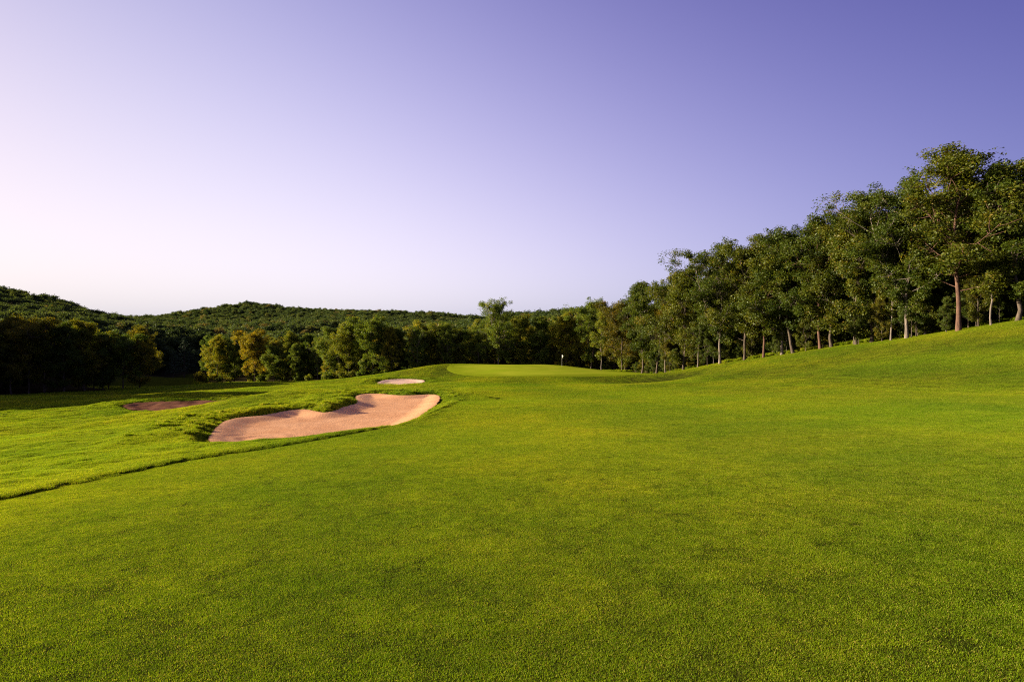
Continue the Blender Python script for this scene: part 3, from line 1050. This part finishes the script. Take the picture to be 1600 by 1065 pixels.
def place_word(x, y):
    px = 800 + F * x / y
    for lim, w in ((130, 'near the left edge of the picture'), (250, 'by the valley opening'), (400, 'behind the autumn-coloured trees'), (520, 'by the gap in the middle woods'), (660, 'behind the big round green tree'),
                   (830, 'near the lone tall tree'), (960, 'behind the flag'), (1080, 'at the foot of the bank'), (1180, 'around the forked tree'), (1300, 'around the dark dense tree'), (1430, 'where the treeline steps up'), (9999, 'around the tallest tree')):
        if px < lim: return w


def rows(zone, n, mind, lab, grp, hr, tries=6000, keep=lambda x, y: True):
    c = 0
    for _ in range(tries):
        if c >= n: break
        x = random.uniform(zone[0], zone[1]); y = random.uniform(zone[2], zone[3])
        sd = float(open_sd(np.array([x]), np.array([y]))[0])
        if sd < 2.0 or sd > 24 or abs(x / y) > .97 or not keep(x, y): continue
        if min((x - a) ** 2 + (y - b) ** 2 for a, b in taken) < mind ** 2: continue
        taken.append((x, y)); c += 1
        cc = random.choice(cols)
        plant(random.choice(kinds), x, y, random.uniform(*hr), 'deciduous_tree', TINT[cc] + ' ' + lab + ' ' + place_word(x, y), grp, cc)
    return c


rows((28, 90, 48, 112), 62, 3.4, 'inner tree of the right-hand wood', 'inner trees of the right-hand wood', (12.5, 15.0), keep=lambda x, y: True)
rows((-24, 45, 112, 160), 40, 4.2, 'inner tree of the wood beyond the green', 'inner trees of the wood behind the green', (10, 13))
rows((-110, -24, 128, 190), 46, 4.6, 'inner tree of the middle woods', 'inner trees of the middle woods', (9.5, 12.0))
rows((-150, -70, 92, 150), 44, 4.6, 'shaded inner tree of the left woods', 'inner trees of the left woods', (10.5, 13.0))

# undergrowth at the feet of the right-hand and middle woods
for i in range(70):
    j = random.randrange(len(OPEN) - 1)
    t = random.random()
    if not (3 <= j <= 18): j = random.randint(3, 18)
    p = OPEN[j] * (1 - t) + OPEN[j + 1] * t
    c = p + np.array([random.uniform(-.2, 1) * 3, random.uniform(.3, 1) * 3.5])
    if float(open_sd(c[:1], c[1:])[0]) < .6: continue
    right = c[0] > 20
    cc = random.choice(cols + [GR, DK])
    plant(random.choice(['shrub0', 'shrub1']), c[0], c[1], random.uniform(1.3, 3.2), 'shrub', TINT[cc] + ' leafy shrub in the undergrowth ' + place_word(c[0], c[1]),
          'undergrowth at the foot of the woods', cc, 'shrub')

# young trees filling the edge of the right-hand wood between the trunks
EDGE = np.array([(45.5, 48)] + sorted([at_px(q[1], q[2]) for q in FRONT if q[1] > 1000], key=lambda p: p[1]))
seg = np.linalg.norm(np.diff(EDGE, axis=0), axis=1); cum = np.concatenate([[0], np.cumsum(seg)])
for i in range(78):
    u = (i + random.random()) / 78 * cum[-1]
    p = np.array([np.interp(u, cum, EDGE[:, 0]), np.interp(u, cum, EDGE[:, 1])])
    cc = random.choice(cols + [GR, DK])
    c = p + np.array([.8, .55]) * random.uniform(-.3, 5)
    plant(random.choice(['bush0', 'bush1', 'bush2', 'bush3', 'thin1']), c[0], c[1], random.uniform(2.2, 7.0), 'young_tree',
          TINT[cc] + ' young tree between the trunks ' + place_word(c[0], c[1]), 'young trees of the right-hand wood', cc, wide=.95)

# ------------------------------------------------------------------ far wooded hills (one mass)
FAR = []
for i in range(5):
    tm, cm = tree_mesh('hill_tree', 81 + i, 11, .18, 3.9, 15, 4, 46, size=.27, clump=(.8, 1.35), leafmat=M_CANOPY)
    o = bpy.data.objects.new('hill_tree', cm)
    FAR.append(o)
hx, hy = [], []
cand = 60000
cx = rng.uniform(-420, 330, cand); cy = rng.uniform(60, 640, cand)
sd = open_sd(cx, cy)
dist = np.hypot(cx, cy)
m = (sd > 7) & ((np.abs(cx) < cy * 1.0 + 10) | ((cx < 0) & (cx > -240) & (cy < 260)))
m &= ~((sd < 25) & (np.abs(cx) < cy * .95) & (cy < 190))
cx, cy = cx[m], cy[m]
# thin to an even spacing with a grid
cell = 3.7
seen = set(); keep = []
for i in range(len(cx)):
    k = (int(cx[i] // cell), int(cy[i] // cell))
    if k in seen: continue
    seen.add(k); keep.append(i)
cx, cy = cx[keep], cy[keep]
cz = height(cx, cy)
sc = rng.uniform(.6, 1.1, len(cx))
sc *= np.where((cx < -1.04 * cy) & (cy < 105), 1.45, 1.0)      # full-grown trees of the near wood left of the view
tn = np.clip(rng.normal(.42, .2, len(cx)) + .12 * vnoise(cx / 30, cy / 30, 61), 0, .93)
tn[rng.random(len(cx)) < .04] = 1
o = instancer('wooded_hills', np.stack([cx, cy, cz - .3], 1), np.stack([0 * cx, 0 * cx, rng.random(len(cx)) * 6.283], 1), np.stack([sc * 1.4, sc * 1.4, sc], 1), rng.integers(0, 5, len(cx)), tn, FAR)
tagit(o, 'dense green woodland covering the hills beyond the golf course', 'woodland')
print('hill trees', len(cx), 'trees', NTREE)

# ------------------------------------------------------------------ flag on the green
fx, fy = at_px(878, 108)
fz = float(height(np.array([fx]), np.array([fy]))[0])
fl = bpy.data.objects.new('golf_flag', None); COL.objects.link(fl); fl.location = (fx, fy, fz); fl.rotation_euler = (0, 0, math.radians(-40))
tagit(fl, 'white flag hanging on a thin flagstick on the putting green', 'flag')
v, f = tube(np.array([[0, 0, -.2], [0, 0, 1.0], [0, 0, 2.25]]), np.array([.017, .015, .012]), 8)
link('flagstick', mesh_np('flagstick', v, f, [plain('stick_paint', (.42, .40, .30))], True), fl)
# hanging cloth: a folded sheet
u, w = np.meshgrid(np.linspace(0, 1, 14), np.linspace(0, 1, 12))
fxx =   .02 + .33 * u * (1 - .45 * w) + .0 * w
fyy = .05 * np.sin(u * 9 + w * 2) * (.3 + u)
fzz = 2.22 - .46 * w * (1 - .15 * u) - .42 * u * (.35 + .4 * w)
vv = np.stack([fxx, fyy, fzz], -1).reshape(-1, 3)
ii = np.arange(14 * 12).reshape(12, 14)
fm = mesh_np('flag', vv, np.stack([ii[:-1, :-1], ii[:-1, 1:], ii[1:, 1:], ii[1:, :-1]], -1).reshape(-1, 4), [plain('flag_cloth', (.66, .64, .52), .8)], True)
fo = link('flag', fm, fl)
so = fo.modifiers.new('thickness', 'SOLIDIFY'); so.thickness = .006
v, f = tube(np.array([[0, 0, -.12], [0, 0, .012]]), np.array([.054, .054]), 14)
link('cup', mesh_np('cup', v, f, [plain('cup_plastic', (.7, .7, .68))], True), fl)
